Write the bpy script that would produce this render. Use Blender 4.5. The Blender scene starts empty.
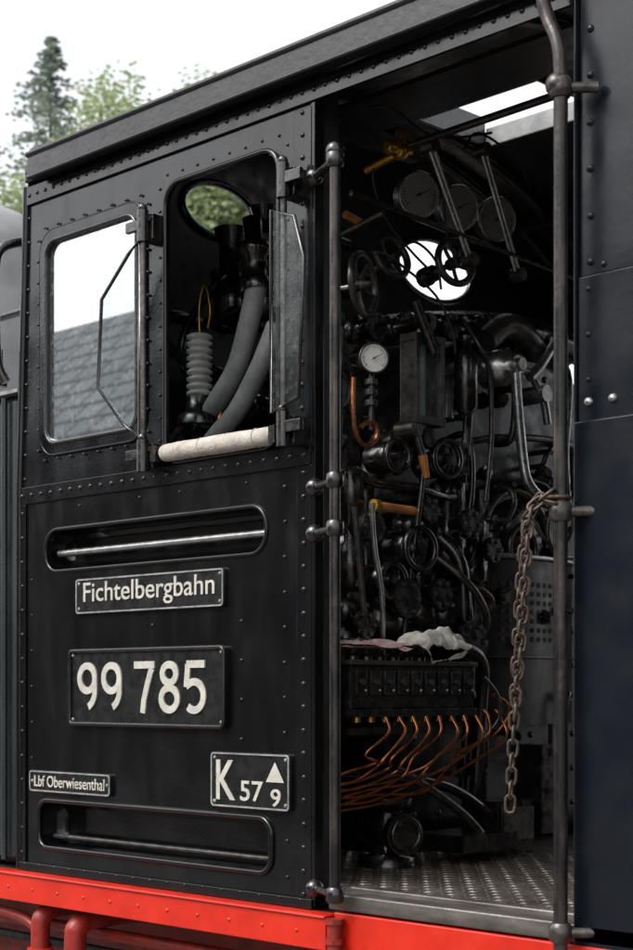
import bpy, math, random
from mathutils import Vector, Matrix, noise
random.seed(7)
S=bpy.context.scene
S.view_settings.view_transform='Standard'
try: S.view_settings.look='None'
except: pass
S.view_settings.exposure=0
COL=S.collection
V=Vector
# ---------------------------------------------------------------- materials
def mat(name,c1,c2=None,rough=(.3,.5),metal=0.,scale=6.,bump=.0,bscale=60.,stretch=(1,1,1),coat=0.,lo=.35,hi=.7,spec=.5,wav=0.):
    m=bpy.data.materials.new(name);m.use_nodes=True
    nt=m.node_tree;N=nt.nodes;L=nt.links;p=N['Principled BSDF']
    tc=N.new('ShaderNodeTexCoord');mp=N.new('ShaderNodeMapping');mp.inputs['Scale'].default_value=stretch
    L.new(tc.outputs['Object'],mp.inputs['Vector'])
    n1=N.new('ShaderNodeTexNoise');n1.inputs['Scale'].default_value=scale;n1.inputs['Detail'].default_value=5;n1.inputs['Roughness'].default_value=.65
    L.new(mp.outputs[0],n1.inputs['Vector'])
    cr=N.new('ShaderNodeValToRGB');e=cr.color_ramp.elements
    e[0].position=lo;e[1].position=hi
    e[0].color=(*c1,1);e[1].color=(*(c2 or c1),1)
    L.new(n1.outputs['Fac'],cr.inputs[0]);L.new(cr.outputs[0],p.inputs['Base Color'])
    n2=N.new('ShaderNodeTexNoise');n2.inputs['Scale'].default_value=scale*2.7;n2.inputs['Detail'].default_value=3
    L.new(mp.outputs[0],n2.inputs['Vector'])
    mr=N.new('ShaderNodeMapRange');mr.inputs[1].default_value=.3;mr.inputs[2].default_value=.7;mr.inputs[3].default_value=rough[0];mr.inputs[4].default_value=rough[1]
    L.new(n2.outputs['Fac'],mr.inputs[0]);L.new(mr.outputs[0],p.inputs['Roughness'])
    p.inputs['Metallic'].default_value=metal
    p.inputs['Specular IOR Level'].default_value=spec
    if coat: 
        p.inputs['Coat Weight'].default_value=coat;p.inputs['Coat Roughness'].default_value=.12
    last=None
    if wav:
        n4=N.new('ShaderNodeTexNoise');n4.inputs['Scale'].default_value=5.;n4.inputs['Detail'].default_value=1
        L.new(tc.outputs['Object'],n4.inputs['Vector'])
        b0=N.new('ShaderNodeBump');b0.inputs['Strength'].default_value=wav;b0.inputs['Distance'].default_value=.02
        L.new(n4.outputs['Fac'],b0.inputs['Height']);last=b0
    if bump:
        n3=N.new('ShaderNodeTexNoise');n3.inputs['Scale'].default_value=bscale;n3.inputs['Detail'].default_value=3
        L.new(tc.outputs['Object'],n3.inputs['Vector'])
        b=N.new('ShaderNodeBump');b.inputs['Strength'].default_value=bump;b.inputs['Distance'].default_value=.004
        L.new(n3.outputs['Fac'],b.inputs['Height'])
        if last: L.new(last.outputs[0],b.inputs['Normal'])
        last=b
    if last: L.new(last.outputs[0],p.inputs['Normal'])
    return m
def glassy(name,tint,refl,rough=.02,dirt=0.):
    m=bpy.data.materials.new(name);m.use_nodes=True
    nt=m.node_tree;N=nt.nodes;L=nt.links;N.clear()
    o=N.new('ShaderNodeOutputMaterial');mx=N.new('ShaderNodeMixShader');t=N.new('ShaderNodeBsdfTransparent');g=N.new('ShaderNodeBsdfGlossy')
    t.inputs[0].default_value=(*tint,1);g.inputs[0].default_value=(.93,.96,.97,1);g.inputs['Roughness'].default_value=rough
    mx.inputs[0].default_value=refl
    L.new(t.outputs[0],mx.inputs[1]);L.new(g.outputs[0],mx.inputs[2])
    last=mx
    if dirt:
        d=N.new('ShaderNodeBsdfDiffuse');d.inputs[0].default_value=(.35,.37,.36,1)
        m2=N.new('ShaderNodeMixShader');tc=N.new('ShaderNodeTexCoord');n=N.new('ShaderNodeTexNoise');n.inputs['Scale'].default_value=60;n.inputs['Detail'].default_value=5
        mr=N.new('ShaderNodeMapRange');mr.inputs[1].default_value=.5;mr.inputs[2].default_value=.72;mr.inputs[3].default_value=dirt*.15;mr.inputs[4].default_value=dirt
        L.new(tc.outputs['Object'],n.inputs['Vector']);L.new(n.outputs['Fac'],mr.inputs[0]);L.new(mr.outputs[0],m2.inputs[0])
        L.new(mx.outputs[0],m2.inputs[1]);L.new(d.outputs[0],m2.inputs[2]);last=m2
    L.new(last.outputs[0],o.inputs[0])
    return m
M=dict(
 paint=mat('black_paint',(.0022,.0025,.0032),(.0080,.0082,.0088),(.09,.25),scale=5,bump=.08,bscale=90,stretch=(1,1,.3),wav=.30,spec=.44,lo=.44,hi=.85),
 paint2=mat('bunker_paint',(.003,.0045,.008),(.007,.009,.013),(.2,.34),scale=3,bump=.06,wav=.15,spec=.32),
 roof=mat('roof_paint',(.004,.0045,.0055),(.012,.012,.013),(.26,.42),scale=8,bump=.3),
 tank=mat('tank_paint',(.010,.016,.017),(.022,.028,.03),(.2,.35),scale=4,bump=.1),
 boil=mat('boiler_paint',(.16,.165,.17),(.26,.26,.26),(.35,.5),scale=4,bump=.1),
 inn=mat('oily_black',(.0035,.0035,.004),(.024,.019,.015),(.10,.38),scale=14,bump=.22,bscale=45,lo=.42,hi=.78,spec=.8),
 inn2=mat('soot_black',(.003,.003,.003),(.012,.010,.009),(.5,.8),scale=9,bump=.3),
 shell=mat('backhead_black',(.003,.003,.0035),(.014,.012,.011),(.22,.45),scale=8,bump=.12,bscale=25,lo=.4,hi=.8,spec=.45),
 wallin=mat('cab_lining',(.009,.009,.010),(.028,.026,.024),(.25,.5),scale=7,bump=.15,bscale=25),
 iron=mat('worn_iron',(.045,.042,.04),(.13,.12,.11),(.25,.45),metal=.75,scale=25,bump=.3),
 steel=mat('bright_steel',(.28,.28,.28),(.5,.5,.49),(.22,.4),metal=.9,scale=20,bump=.15),
 pole=mat('pole_steel',(.018,.017,.018),(.10,.082,.072),(.2,.38),metal=.6,scale=14,bump=.2,stretch=(1,1,.3),lo=.45,hi=.75),
 grey=mat('grey_lagging',(.17,.175,.18),(.30,.30,.29),(.5,.7),scale=12,bump=.4,bscale=50),
 sill=mat('sill_steel',(.08,.07,.062),(.22,.20,.18),(.3,.5),metal=.7,scale=16,bump=.3,stretch=(.3,1,1)),
 floor=mat('floor_plate',(.045,.037,.03),(.14,.115,.095),(.3,.55),metal=.4,scale=7,bump=.3),
 red=mat('red_paint',(.42,.010,.002),(.54,.018,.004),(.3,.45),scale=7,bump=.12,coat=.12),
 dred=mat('grimy_red',(.28,.012,.005),(.10,.014,.009),(.35,.6),scale=12,bump=.3),
 copper=mat('copper',(.56,.19,.08),(.20,.075,.035),(.22,.45),metal=.95,scale=22,bump=.1),
 brass=mat('brass',(.58,.34,.06),(.30,.17,.04),(.25,.45),metal=.9,scale=22),
 wood=mat('handle_wood',(.42,.15,.035),(.18,.055,.018),(.35,.5),scale=20),
 alu=mat('plate_lettering',(.34,.325,.285),(.48,.465,.42),(.35,.5),scale=30,bump=.2),
 rim=mat('plate_rim',(.12,.12,.12),(.28,.28,.27),(.4,.6),scale=30),
 plate=mat('plate_black',(.004,.004,.0045),(.010,.010,.010),(.22,.38),scale=14,bump=.2),
 white=mat('gauge_white',(.62,.62,.58),(.68,.68,.64),(.4,.5)),
 gface=mat('gauge_grey',(.16,.16,.155),(.24,.24,.23),(.3,.4)),
 cloth=mat('canvas',(.42,.39,.34),(.22,.195,.17),(.85,.95),scale=18,bump=.6,bscale=120,lo=.42,hi=.78),
 rag=mat('rag_cloth',(.46,.44,.40),(.17,.15,.13),(.85,.95),scale=12,bump=.5,bscale=200,lo=.4,hi=.72),
 pink=mat('rag_pink',(.45,.20,.18),(.42,.39,.37),(.85,.95),scale=24,bump=.4,bscale=200,stretch=(1,4,1),lo=.45,hi=.55),
 chain=mat('chain_rust',(.10,.068,.05),(.05,.04,.034),(.35,.55),metal=.6,scale=30,bump=.4),
 porc=mat('porcelain',(.5,.5,.47),(.3,.3,.28),(.25,.4),scale=20),
 grav=mat('gravel',(.08,.07,.065),(.22,.20,.185),(.8,.95),scale=14,bump=1.,bscale=30),
 bark=mat('bark',(.05,.04,.03),(.09,.075,.06),(.8,.95),scale=8,bump=.6),
 stone=mat('render_wall',(.24,.215,.185),(.18,.165,.145),(.8,.9),scale=3,bump=.3),
 dark=mat('window_dark',(.02,.022,.025),(.03,.03,.03),(.1,.2)),
 sleeper=mat('sleeper',(.06,.045,.035),(.10,.08,.06),(.8,.9),scale=8,bump=.5),
)
M['glass']=glassy('window_glass',(.75,.8,.8),.42,.012,.26)
M['glass2']=glassy('deflector_glass',(.86,.90,.90),.020,.03,.10)
M['gglass']=glassy('gauge_glass',(.85,.9,.88),.12,.03,.1)
# ---------------------------------------------------------------- mesh builder
def frame(axis):
    a=V(axis).normalized();u=a.cross(V((0,0,1)))
    if u.length<1e-3:u=a.cross(V((0,1,0)))
    u.normalize();return a,u,a.cross(u)
class B:
    def __init__(s): s.v=[];s.f=[];s.m=[];s.s=[];s.mats=[]
    def mi(s,k):
        if k not in s.mats:s.mats.append(k)
        return s.mats.index(k)
    def add(s,vs,fs,k,sm=False):
        o=len(s.v);s.v+=[tuple(v) for v in vs];i=s.mi(k)
        for f in fs:s.f.append([o+q for q in f]);s.m.append(i);s.s.append(sm)
    def box(s,c,d,k,rot=None):
        vs=[]
        for x in(-.5,.5):
            for y in(-.5,.5):
                for z in(-.5,.5):
                    p=V((x*d[0],y*d[1],z*d[2]))
                    if rot:p=rot@p
                    vs.append(V(c)+p)
        s.add(vs,[(0,1,3,2),(4,6,7,5),(0,4,5,1),(2,3,7,6),(0,2,6,4),(1,5,7,3)],k)
    def bb(s,x0,x1,y0,y1,z0,z1,k): s.box(((x0+x1)/2,(y0+y1)/2,(z0+z1)/2),(abs(x1-x0),abs(y1-y0),abs(z1-z0)),k)
    def lathe(s,c,axis,prof,k,n=20):
        a,u,w=frame(axis);c=V(c);vs=[];fs=[]
        for h,r in prof:
            for i in range(n):
                t=2*math.pi*i/n;vs.append(c+a*h+(u*math.cos(t)+w*math.sin(t))*max(r,1e-4))
        for j in range(len(prof)-1):
            for i in range(n):
                fs.append((j*n+i,j*n+(i+1)%n,(j+1)*n+(i+1)%n,(j+1)*n+i))
        s.add(vs,fs,k,True)
        s.add(vs[:n],[tuple(range(n))[::-1]],k);s.add(vs[-n:],[tuple(range(n))],k)
    def cyl(s,p,q,r,k,n=16,r2=None):
        p=V(p);q=V(q);s.lathe(p,q-p,[(0,r),((q-p).length,r if r2 is None else r2)],k,n)
    def tube(s,pts,r,k,n=8,closed=False,sub=5,curve=True):
        P=[V(p) for p in pts]
        if curve and (len(P)>2):
            Q=[];m=len(P)
            rng=m if closed else m-1
            for i in range(rng):
                if closed:a,b,c,d=P[(i-1)%m],P[i],P[(i+1)%m],P[(i+2)%m]
                else:a,b,c,d=P[max(i-1,0)],P[i],P[i+1],P[min(i+2,m-1)]
                for j in range(sub):
                    t=j/sub
                    Q.append(.5*((2*b)+(c-a)*t+(2*a-5*b+4*c-d)*t*t+(3*b-a-3*c+d)*t*t*t))
            if not closed:Q.append(P[-1])
            P=Q
        m=len(P);vs=[];fs=[];pu=None
        for i in range(m):
            if closed:t=P[(i+1)%m]-P[(i-1)%m]
            else:t=P[min(i+1,m-1)]-P[max(i-1,0)]
            t.normalize()
            if pu is None:_,u,_w=frame(t)
            else:
                u=pu-t*pu.dot(t)
                if u.length<1e-4:_,u,_w=frame(t)
                u.normalize()
            pu=u;w=t.cross(u)
            for j in range(n):
                g=2*math.pi*j/n;vs.append(P[i]+(u*math.cos(g)+w*math.sin(g))*r)
        for i in range(m if closed else m-1):
            for j in range(n):
                a=i*n+j;b=i*n+(j+1)%n;c=((i+1)%m)*n+(j+1)%n;d=((i+1)%m)*n+j
                fs.append((a,b,c,d))
        s.add(vs,fs,k,True)
        if not closed:
            s.add(vs[:n],[tuple(range(n))[::-1]],k);s.add(vs[-n:],[tuple(range(n))],k)
    def torus(s,c,axis,R,r,k,n=28,m=8):
        a,u,w=frame(axis);s.tube([V(c)+(u*math.cos(2*math.pi*i/n)+w*math.sin(2*math.pi*i/n))*R for i in range(n)],r,k,m,True,curve=False)
    def sph(s,c,r,k,sc=(1,1,1),n=12):
        vs=[];fs=[];m=n//2
        for j in range(m+1):
            p=math.pi*j/m
            for i in range(n):
                t=2*math.pi*i/n;vs.append(V(c)+V((r*sc[0]*math.sin(p)*math.cos(t),r*sc[1]*math.sin(p)*math.sin(t),r*sc[2]*math.cos(p))))
        for j in range(m):
            for i in range(n):fs.append((j*n+i,j*n+(i+1)%n,(j+1)*n+(i+1)%n,(j+1)*n+i))
        s.add(vs,fs,k,True)
    def riv(s,c,axis,r,k,h=.6):
        s.lathe(c,axis,[(-.002,r),(h*r*.55,r*.86),(h*r*.92,r*.5),(h*r,r*.05)],k,10)
    def nut(s,c,axis,r,k,h=.8):
        s.lathe(c,axis,[(0,r),(h*r,r)],k,6)
    def ribbon(s,pts,w,y,th,k,closed=False):
        """flat raised stroke lying on the wall (x,z outline, thickness th towards -y)"""
        P=[V((p[0],p[1])) for p in pts];m=len(P);vs=[];fs=[]
        for i in range(m):
            if closed:a,b=P[i-1],P[(i+1)%m]
            else:a,b=P[max(i-1,0)],P[min(i+1,m-1)]
            t=(b-a).normalized();nn=V((-t.y,t.x));ww=w/2
            if 0<i<m-1 and not closed:
                t1=(P[i]-a).normalized();ww=w/2/max(.5,abs(t1.dot(t)))
            l=P[i]+nn*ww;r=P[i]-nn*ww
            vs+=[(l.x,y,l.y),(r.x,y,r.y),(l.x,y-th,l.y),(r.x,y-th,r.y)]
        for i in range(m if closed else m-1):
            a=4*i;b=4*((i+1)%m);fs+=[(a+2,a+3,b+3,b+2),(a,a+2,b+2,b),(a+3,a+1,b+1,b+3)]
        if not closed:fs+=[(0,1,3,2),(4*m-4,4*m-2,4*m-1,4*m-3)]
        s.add(vs,fs,k)
    def build(s,name,parent=None,bevel=0.):
        me=bpy.data.meshes.new(name);me.from_pydata(s.v,[],s.f)
        for k in s.mats:me.materials.append(M[k])
        me.polygons.foreach_set('material_index',s.m);me.polygons.foreach_set('use_smooth',s.s)
        me.update();ob=bpy.data.objects.new(name,me);COL.objects.link(ob)
        if parent:ob.parent=parent
        if bevel:
            b=ob.modifiers.new('bevel','BEVEL');b.width=bevel;b.segments=2;b.limit_method='ANGLE';b.angle_limit=math.radians(50)
        return ob
def empty(n):
    e=bpy.data.objects.new(n,None);COL.objects.link(e);return e
def rr(x0,z0,x1,z1,r,n=7):
    P=[]
    for cx,cz,a in((x1-r,z1-r,0),(x0+r,z1-r,90),(x0+r,z0+r,180),(x1-r,z0+r,270)):
        for i in range(n+1):
            t=math.radians(a+90*i/n);P.append((cx+r*math.cos(t),cz+r*math.sin(t)))
    return P
MY=Matrix(((1,0,0,0),(0,0,-1,0),(0,1,0,0),(0,0,0,1)))
MX=Matrix(((0,0,1,0),(1,0,0,0),(0,1,0,0),(0,0,0,1)))
def plate(name,outer,holes,at,th,k,parent=None,plane='y'):
    cu=bpy.data.curves.new(name,'CURVE');cu.dimensions='2D';cu.fill_mode='BOTH';cu.extrude=th/2
    for P in [outer]+holes:
        sp=cu.splines.new('POLY');sp.points.add(len(P)-1)
        for i,p in enumerate(P):sp.points[i].co=(p[0],p[1],0,1)
        sp.use_cyclic_u=True
    o=bpy.data.objects.new(name,cu);COL.objects.link(o)
    bpy.context.view_layer.update()
    me=bpy.data.meshes.new_from_object(o.evaluated_get(bpy.context.evaluated_depsgraph_get()))
    bpy.data.objects.remove(o)
    me.transform(MY if plane=='y' else MX)
    me.transform(Matrix.Translation((0,at,0) if plane=='y' else (at,0,0)))
    me.materials.clear();me.materials.append(M[k])
    ob=bpy.data.objects.new(name,me);COL.objects.link(ob)
    if parent:ob.parent=parent
    return ob
def text(body,x0,x1,z0,z1,y,k,parent,th=.004,off=0.,name='lettering'):
    cu=bpy.data.curves.new(name,'FONT');cu.body=body;cu.size=1;cu.extrude=.01;cu.offset=off;cu.resolution_u=6
    o=bpy.data.objects.new(name,cu);COL.objects.link(o);bpy.context.view_layer.update()
    me=bpy.data.meshes.new_from_object(o.evaluated_get(bpy.context.evaluated_depsgraph_get()))
    bpy.data.objects.remove(o)
    xs=[v.co.x for v in me.vertices];ys=[v.co.y for v in me.vertices]
    ax,bx,ay,by=min(xs),max(xs),min(ys),max(ys)
    for v in me.vertices:
        x=x0+(v.co.x-ax)/(bx-ax)*(x1-x0);z=z0+(v.co.y-ay)/(by-ay)*(z1-z0)
        v.co=(x,y-v.co.z/.01*th,z)
    me.materials.clear();me.materials.append(M[k])
    ob=bpy.data.objects.new(name,me);COL.objects.link(ob);ob.parent=parent
    return ob
LOCO=empty('steam_locomotive')
rect=lambda x0,z0,x1,z1:[(x0,z0),(x1,z0),(x1,z1),(x0,z1)]
def rz(y): return 2.60-.50*((y-1.35)/1.40)**2
# ---------------------------------------------------------------- cab side wall
W1=rr(-4.125,1.262,-3.652,1.918,.055);W2=rr(-3.540,1.160,-3.070,1.955,.06)
SL1=rr(-4.125,.880,-3.120,1.010,.06);SL2=rr(-4.160,.022,-3.100,.170,.045)
plate('cab_side_wall',[(-4.256,-.052),(-2.95,-.052),(-2.95,2.12),(-4.222,2.12),(-4.256,1.15)],[W1,W2,SL1,SL2],.006,.012,'paint',LOCO)
def pocket(P,dep):
    b=B();n=len(P)
    prof=[(0,0),(dep*.6,.004),(dep*.9,.014),(dep,.03)]
    cx=sum(p[0] for p in P)/n;cz=sum(p[1] for p in P)/n
    vs=[]
    zs=[p[1] for p in P];h=(max(zs)-min(zs))/2
    for y,ins in prof:
        for p in P:
            dz=(p[1]-cz)*(1-ins/h);dx=(p[0]-cx)-math.copysign(ins,p[0]-cx)
            vs.append((cx+dx,y+.0125,cz+dz))
    fs=[]
    for j in range(len(prof)-1):
        for i in range(n):fs.append((j*n+i,(j+1)*n+i,(j+1)*n+(i+1)%n,j*n+(i+1)%n))
    b.add(vs,fs,'paint',True);b.add(vs[-n:],[tuple(range(n))],'paint')
    return b
b=pocket(SL1,.075)
b.tube([(x,-.001,z) for x,z in SL1],.006,'paint',8,True,curve=False)
b.cyl((-4.10,.035,.938),(-3.14,.035,.938),.011,'steel',12)
b.build('grab_recess_upper',LOCO)
b=pocket(SL2,.075)
b.tube([(x,-.002,z) for x,z in SL2],.009,'paint',8,True,curve=False)
b.cyl((-4.14,.045,.055),(-3.12,.045,.055),.008,'iron',10)
b.build('grab_recess_lower',LOCO)
b=B()
b.bb(-4.262,-2.948,-.009,-.001,1.100,1.152,'paint')
b.bb(-3.000,-2.946,-.006,-.0015,-.050,1.098,'paint')
b.bb(-3.012,-2.946,-.006,-.0015,1.154,2.03,'paint')
b.bb(-4.270,-4.228,-.007,-.0015,-.050,1.098,'paint')
b.bb(-4.218,-2.11,-.010,-.001,2.040,2.098,'paint')
b.tube([(-4.262,-.002,-.05),(-4.262,-.002,1.15),(-4.224,-.002,2.10)],.013,'paint',12,curve=False)
b.bb(-4.27,-2.94,-.012,-.001,-.056,-.030,'paint')
b.build('riveted_strips',LOCO,.0015)
b=B()
A=(0,-1,0)
def row(x0,z0,x1,z1,n,r=.0075,y=-.001,h=.6,k='paint'):
    for i in range(n):
        t=i/(n-1) if n>1 else 0
        b.riv((x0+(x1-x0)*t+random.uniform(-.001,.001),y,z0+(z1-z0)*t+random.uniform(-.001,.001)),A,r*random.uniform(.93,1.07),k,h)
row(-4.24,1.126,-2.97,1.126,26,.008,-.009)
row(-2.973,-.02,-2.973,1.08,19,.008,-.006)
row(-2.979,1.19,-2.979,2.02,15,.008,-.006)
row(-4.243,.0,-4.243,1.07,15,.007,-.007)
row(-4.238,1.18,-4.212,2.0,12,.007,-.001)
row(-4.20,2.069,-2.13,2.069,50,.0075,-.010)
row(-3.04,.02,-3.04,.30,4,.006)
row(-4.22,-.035,-2.98,-.035,17,.005,-.012)
for xx in(-3.20,-3.48,-3.66,-3.95):row(xx,1.075,xx,1.075,1,.005)
row(-3.22,.38,-3.22,.70,4,.006);row(-3.05,.40,-3.05,1.05,8,.006)
row(-4.20,.30,-4.20,.86,6,.005);row(-3.60,.70,-3.60,.70,1,.006)
def around(x0,z0,x1,z1,n,m,r=.006,y=-.009):
    for i in range(n):
        x=x0+(x1-x0)*(i+.5)/n;row(x,z0,x,z0,1,r,y);row(x,z1,x,z1,1,r,y)
    for i in range(m):
        z=z0+(z1-z0)*(i+.5)/m;row(x0,z,x0,z,1,r,y);row(x1,z,x1,z,1,r,y)
around(-4.158,1.228,-3.618,1.952,8,11,.005,-.006)
around(-3.568,1.13,-3.04,1.985,8,13,.005,-.001)
b.build('wall_rivets',LOCO)
plate('window_frame_forward',rr(-4.145,1.243,-3.632,1.938,.07),[rr(-4.108,1.280,-3.668,1.900,.045)],-.004,.010,'paint',LOCO)
b=B();b.tube([(x,-.010,z) for x,z in rr(-4.112,1.276,-3.664,1.904,.048)],.006,'inn',8,True,curve=False)
b.tube([(x,-.004,z) for x,z in W2],.008,'paint',8,True,curve=False)
b.tube([(x,-.006,z) for x,z in rr(-4.147,1.241,-3.630,1.940,.07)],.004,'paint',6,True,curve=False)
b.build('window_gaskets',LOCO)
plate('window_pane_forward',rr(-4.115,1.272,-3.662,1.908,.05),[],.004,.004,'glass',LOCO)
b=B()
b.bb(-2.962,-2.950,.0125,.10,-.05,2.10,'wallin')
b.bb(-2.9495,-2.935,-.004,.03,-.05,2.04,'paint')
b.build('door_jamb',LOCO,.002)
a=B()
a.lathe((-3.51,-.035,1.183),(1,0,0),[(0,.018),(.004,.022),(.012,.0245),(.10,.026),(.16,.0245),(.22,.0262),(.33,.0258),(.38,.0243),(.43,.0252),(.445,.022),(.45,.018)],'cloth',20)
for x in(.07,.17,.28,.39):a.torus((-3.51+x,-.035,1.183),(1,.06,.1),.0255,.0012,'cloth',24,5)
a.cyl((-3.535,-.035,1.183),(-3.03,-.035,1.183),.008,'iron',10)
for x in(-3.535,-3.045):a.bb(x-.012,x+.012,-.055,-.001,1.160,1.206,'inn')
a.build('window_armrest_roll',None)
def deflector(name,hx,z0,z1,poly,flip):
    e=empty(name);b=B()
    b.cyl((hx,-.055,z0),(hx,-.055,z1),.009,'iron',12)
    for z in(z0+.02,z1-.04):
        b.bb(hx-.028,hx+.028,-.045,-.001,z-.028,z+.045,'inn')
        b.cyl((hx,-.058,z-.035),(hx,-.058,z+.055),.017,'inn',14)
        b.bb(min(hx,hx+flip*.07),max(hx,hx+flip*.07),-.066,-.052,z+.0,z+.03,'inn')
        b.nut((hx+.02,-.045,z+.03),A,.008,'iron');b.nut((hx-.02,-.045,z-.015),A,.008,'iron')
        b.sph((hx,-.058,z+.062),.014,'inn')
    b.build('hinges',e,.002)
    P=[V((x,-.055-abs(x-hx)*.25,z)) for x,z in poly]
    f=B();f.tube(P,.0055,'inn',6,True,curve=False);f.build('rim',e)
    g=B();n=len(P)
    g.add(P,[tuple(range(n))],'glass2');g.build('pane',e)
deflector('wind_deflector',-3.575,1.15,1.865,[(-3.588,1.80),(-3.626,1.765),(-3.722,1.645),(-3.735,1.392),(-3.645,1.278),(-3.588,1.235)],-1)
deflector('wind_deflector.001',-2.998,1.16,1.865,[(-3.035,1.765),(-2.945,1.730),(-2.898,1.615),(-2.925,1.262),(-3.035,1.235)],1)
# ---------------------------------------------------------------- plates
def sign(name,x0,x1,z0,z1,rim,bold=0.):
    e=empty(name)
    plate('backing',rr(x0,z0,x1,z1,.012,4),[],-.006,.010,'plate',e)
    if rim:plate('border',rr(x0+.002,z0+.002,x1-.002,z1-.002,.011,4),[rr(x0+.0065,z0+.0065,x1-.0065,z1-.0065,.007,4)],-.0125,.003,rim,e)
    bb=B()
    for x in(x0+.016,x1-.016):
        for z in((z0+.016,z1-.016) if z1-z0>.09 else ((z0+z1)/2,)):bb.riv((x,-.011,z),A,.006,'rim')
    bb.build('screws',e);return e
e=sign('name_plate',-3.955,-3.280,.742,.850,'rim')
text('Fichtelbergbahn',-3.915,-3.318,.760,.836,-.0115,'alu',e,.002,.004)
e=sign('number_plate',-3.985,-3.275,.408,.634,'plate')
b=B();b.tube([(x,-.014,z) for x,z in rr(-3.982,.411,-3.278,.631,.014,4)],.007,'plate',6,True,curve=False);b.build('moulding',e)
def ell(cx,cz,a,c,t0,t1,n=18):return [(cx+a*math.cos(math.radians(t0+(t1-t0)*i/n)),cz+c*math.sin(math.radians(t0+(t1-t0)*i/n))) for i in range(n+1)]
def digits(s,x,z,h,wd,gap,sw,y,name,par):
    b=B()
    for ch in s:
        g=lambda P:[(x+p[0]*wd,z+p[1]*h) for p in P]
        hs=sw/2/wd;vs=sw/2/h
        if ch=='9':
            b.ribbon(g(ell(.5,.68,.5-hs,.32-vs,0,360,26)[:-1]),sw,y,.005,'alu',True)
            b.ribbon(g([(1-hs,.68)]+[(1-hs,.52)]+ell(.28,.42,.72-hs,.42-vs,8,-62,10)),sw,y,.0046,'alu')
        elif ch=='7':
            b.ribbon(g([(.0,1-vs),(1.0,1-vs)]),sw,y,.005,'alu')
            b.ribbon(g([(1-hs,1-vs*2),(.93-hs,.80),(.62,.50),(.48,.25),(.42,0)]),sw,y,.0046,'alu')
        elif ch=='8':
            b.ribbon(g(ell(.5,.755,.44-hs,.245-vs,0,360,24)[:-1]),sw,y,.005,'alu',True)
            b.ribbon(g(ell(.5,.28,.5-hs,.28-vs,0,360,24)[:-1]),sw,y,.0046,'alu',True)
        elif ch=='5':
            b.ribbon(g([(.95,1-vs),(.12,1-vs)]),sw,y,.005,'alu')
            b.ribbon(g([(.17,1-vs),(.10,.50)]),sw,y,.0046,'alu')
            b.ribbon(g([(.10,.52)]+ell(.45,.335,.55-hs,.335-vs,128,-130,24)),sw,y,.0042,'alu')
        x+=wd+gap
    b.build(name,par)
digits('99',-3.942,.446,.150,.096,.022,.021,-.011,'digits_series',e)
digits('785',-3.668,.446,.150,.092,.020,.021,-.011,'digits_running',e)
e=sign('classification_plate',-3.334,-3.020,.192,.344,'rim')
text('K',-3.310,-3.232,.213,.322,-.0115,'alu',e,.002,.012)
text('57',-3.212,-3.122,.213,.268,-.0115,'alu',e,.002,.01)
text('9',-3.092,-3.054,.203,.250,-.0115,'alu',e,.002,.01)
b=B();b.add([(-3.110,-.0135,.268),(-3.040,-.0135,.268),(-3.075,-.0135,.322)],[(0,1,2)],'alu');b.build('triangle_mark',e)
e=sign('depot_plate',-4.198,-3.785,.195,.263,'rim')
text('Lbf Oberwiesenthal',-4.170,-3.812,.212,.247,-.0115,'alu',e,.002,.004)
# ---------------------------------------------------------------- roof
b=B()
H0,H1,H2,H3=1.22,1.36,1.44,1.74;HXa,HXb=-3.78,-3.26
xs=[-4.252,-3.9,HXa,HXb,-2.6,-1.8,-1.0];ys=[-.03]+[.05+i*.1 for i in range(11)]+[H0,H1,H2,H3]+[1.85+i*.1 for i in range(10)]
ys=sorted(set(round(y,3) for y in ys))
for th in(0,.022):
    vs=[(x,y,rz(y)+th-.004) for x in xs for y in ys];n=len(ys);fs=[]
    for i in range(len(xs)-1):
        for j in range(n-1):
            yc=(ys[j]+ys[j+1])/2
            if i==2 and (H0<yc<H1 or H2<yc<H3):continue
            fs.append((i*n+j,(i+1)*n+j,(i+1)*n+j+1,i*n+j+1))
    b.add(vs,fs,'roof' if th else 'wallin',True)
b.build('roof_sheet',LOCO)
b=B()
b.bb(-4.138,-1.0,-.062,-.030,2.098,2.172,'roof')
b.tube([(-4.138,-.060,2.170),(-1.0,-.060,2.170)],.010,'roof',8)
b.tube([(-4.138,-.060,2.100),(-1.0,-.060,2.100)],.006,'roof',8)
b.bb(-4.20,-1.0,-.028,-.004,2.104,2.150,'roof')
for y in(H0-.006,H1+.006,H2-.006,H3+.006):b.bb(HXa,HXb,y-.006,y+.006,rz(y)-.02,rz(y)+.05,'grey')
for x in(HXa-.006,HXb+.006):b.bb(x-.006,x+.006,H0,H3,2.545,2.65,'inn')
b.build('roof_edge',LOCO,.004)
b=B()
for x in(-4.0,-3.84,-2.95,-2.5):
    b.tube([(x,y,rz(y)-.03) for y in[.02+i*.15 for i in range(18)]],.018,'wallin',6)
for y in(.35,.62,2.2):b.bb(-4.22,-1.78,y-.02,y+.02,rz(y)-.06,rz(y)-.022,'wallin')
b.bb(-3.9,-2.2,.66,.90,2.33,2.345,'wallin')
b.bb(-3.5,-3.46,.2,1.0,2.24,2.29,'iron')
b.cyl((-3.4,.25,2.22),(-2.3,.25,2.22),.012,'iron',10)
b.build('ceiling_ribs',LOCO)
arch=[(.013,-.05)]+[(2.69,-.05)]+[(y,rz(y)) for y in [2.69-i*.1 for i in range(27)]]+[(.013,rz(.013))]
def oval(cy,cz,a,c,n=28):return [(cy+a*math.cos(2*math.pi*i/n),cz+c*math.sin(2*math.pi*i/n)) for i in range(n)]
OV=(oval(.81,2.20,.17,.095),oval(1.97,2.205,.23,.125))
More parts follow.
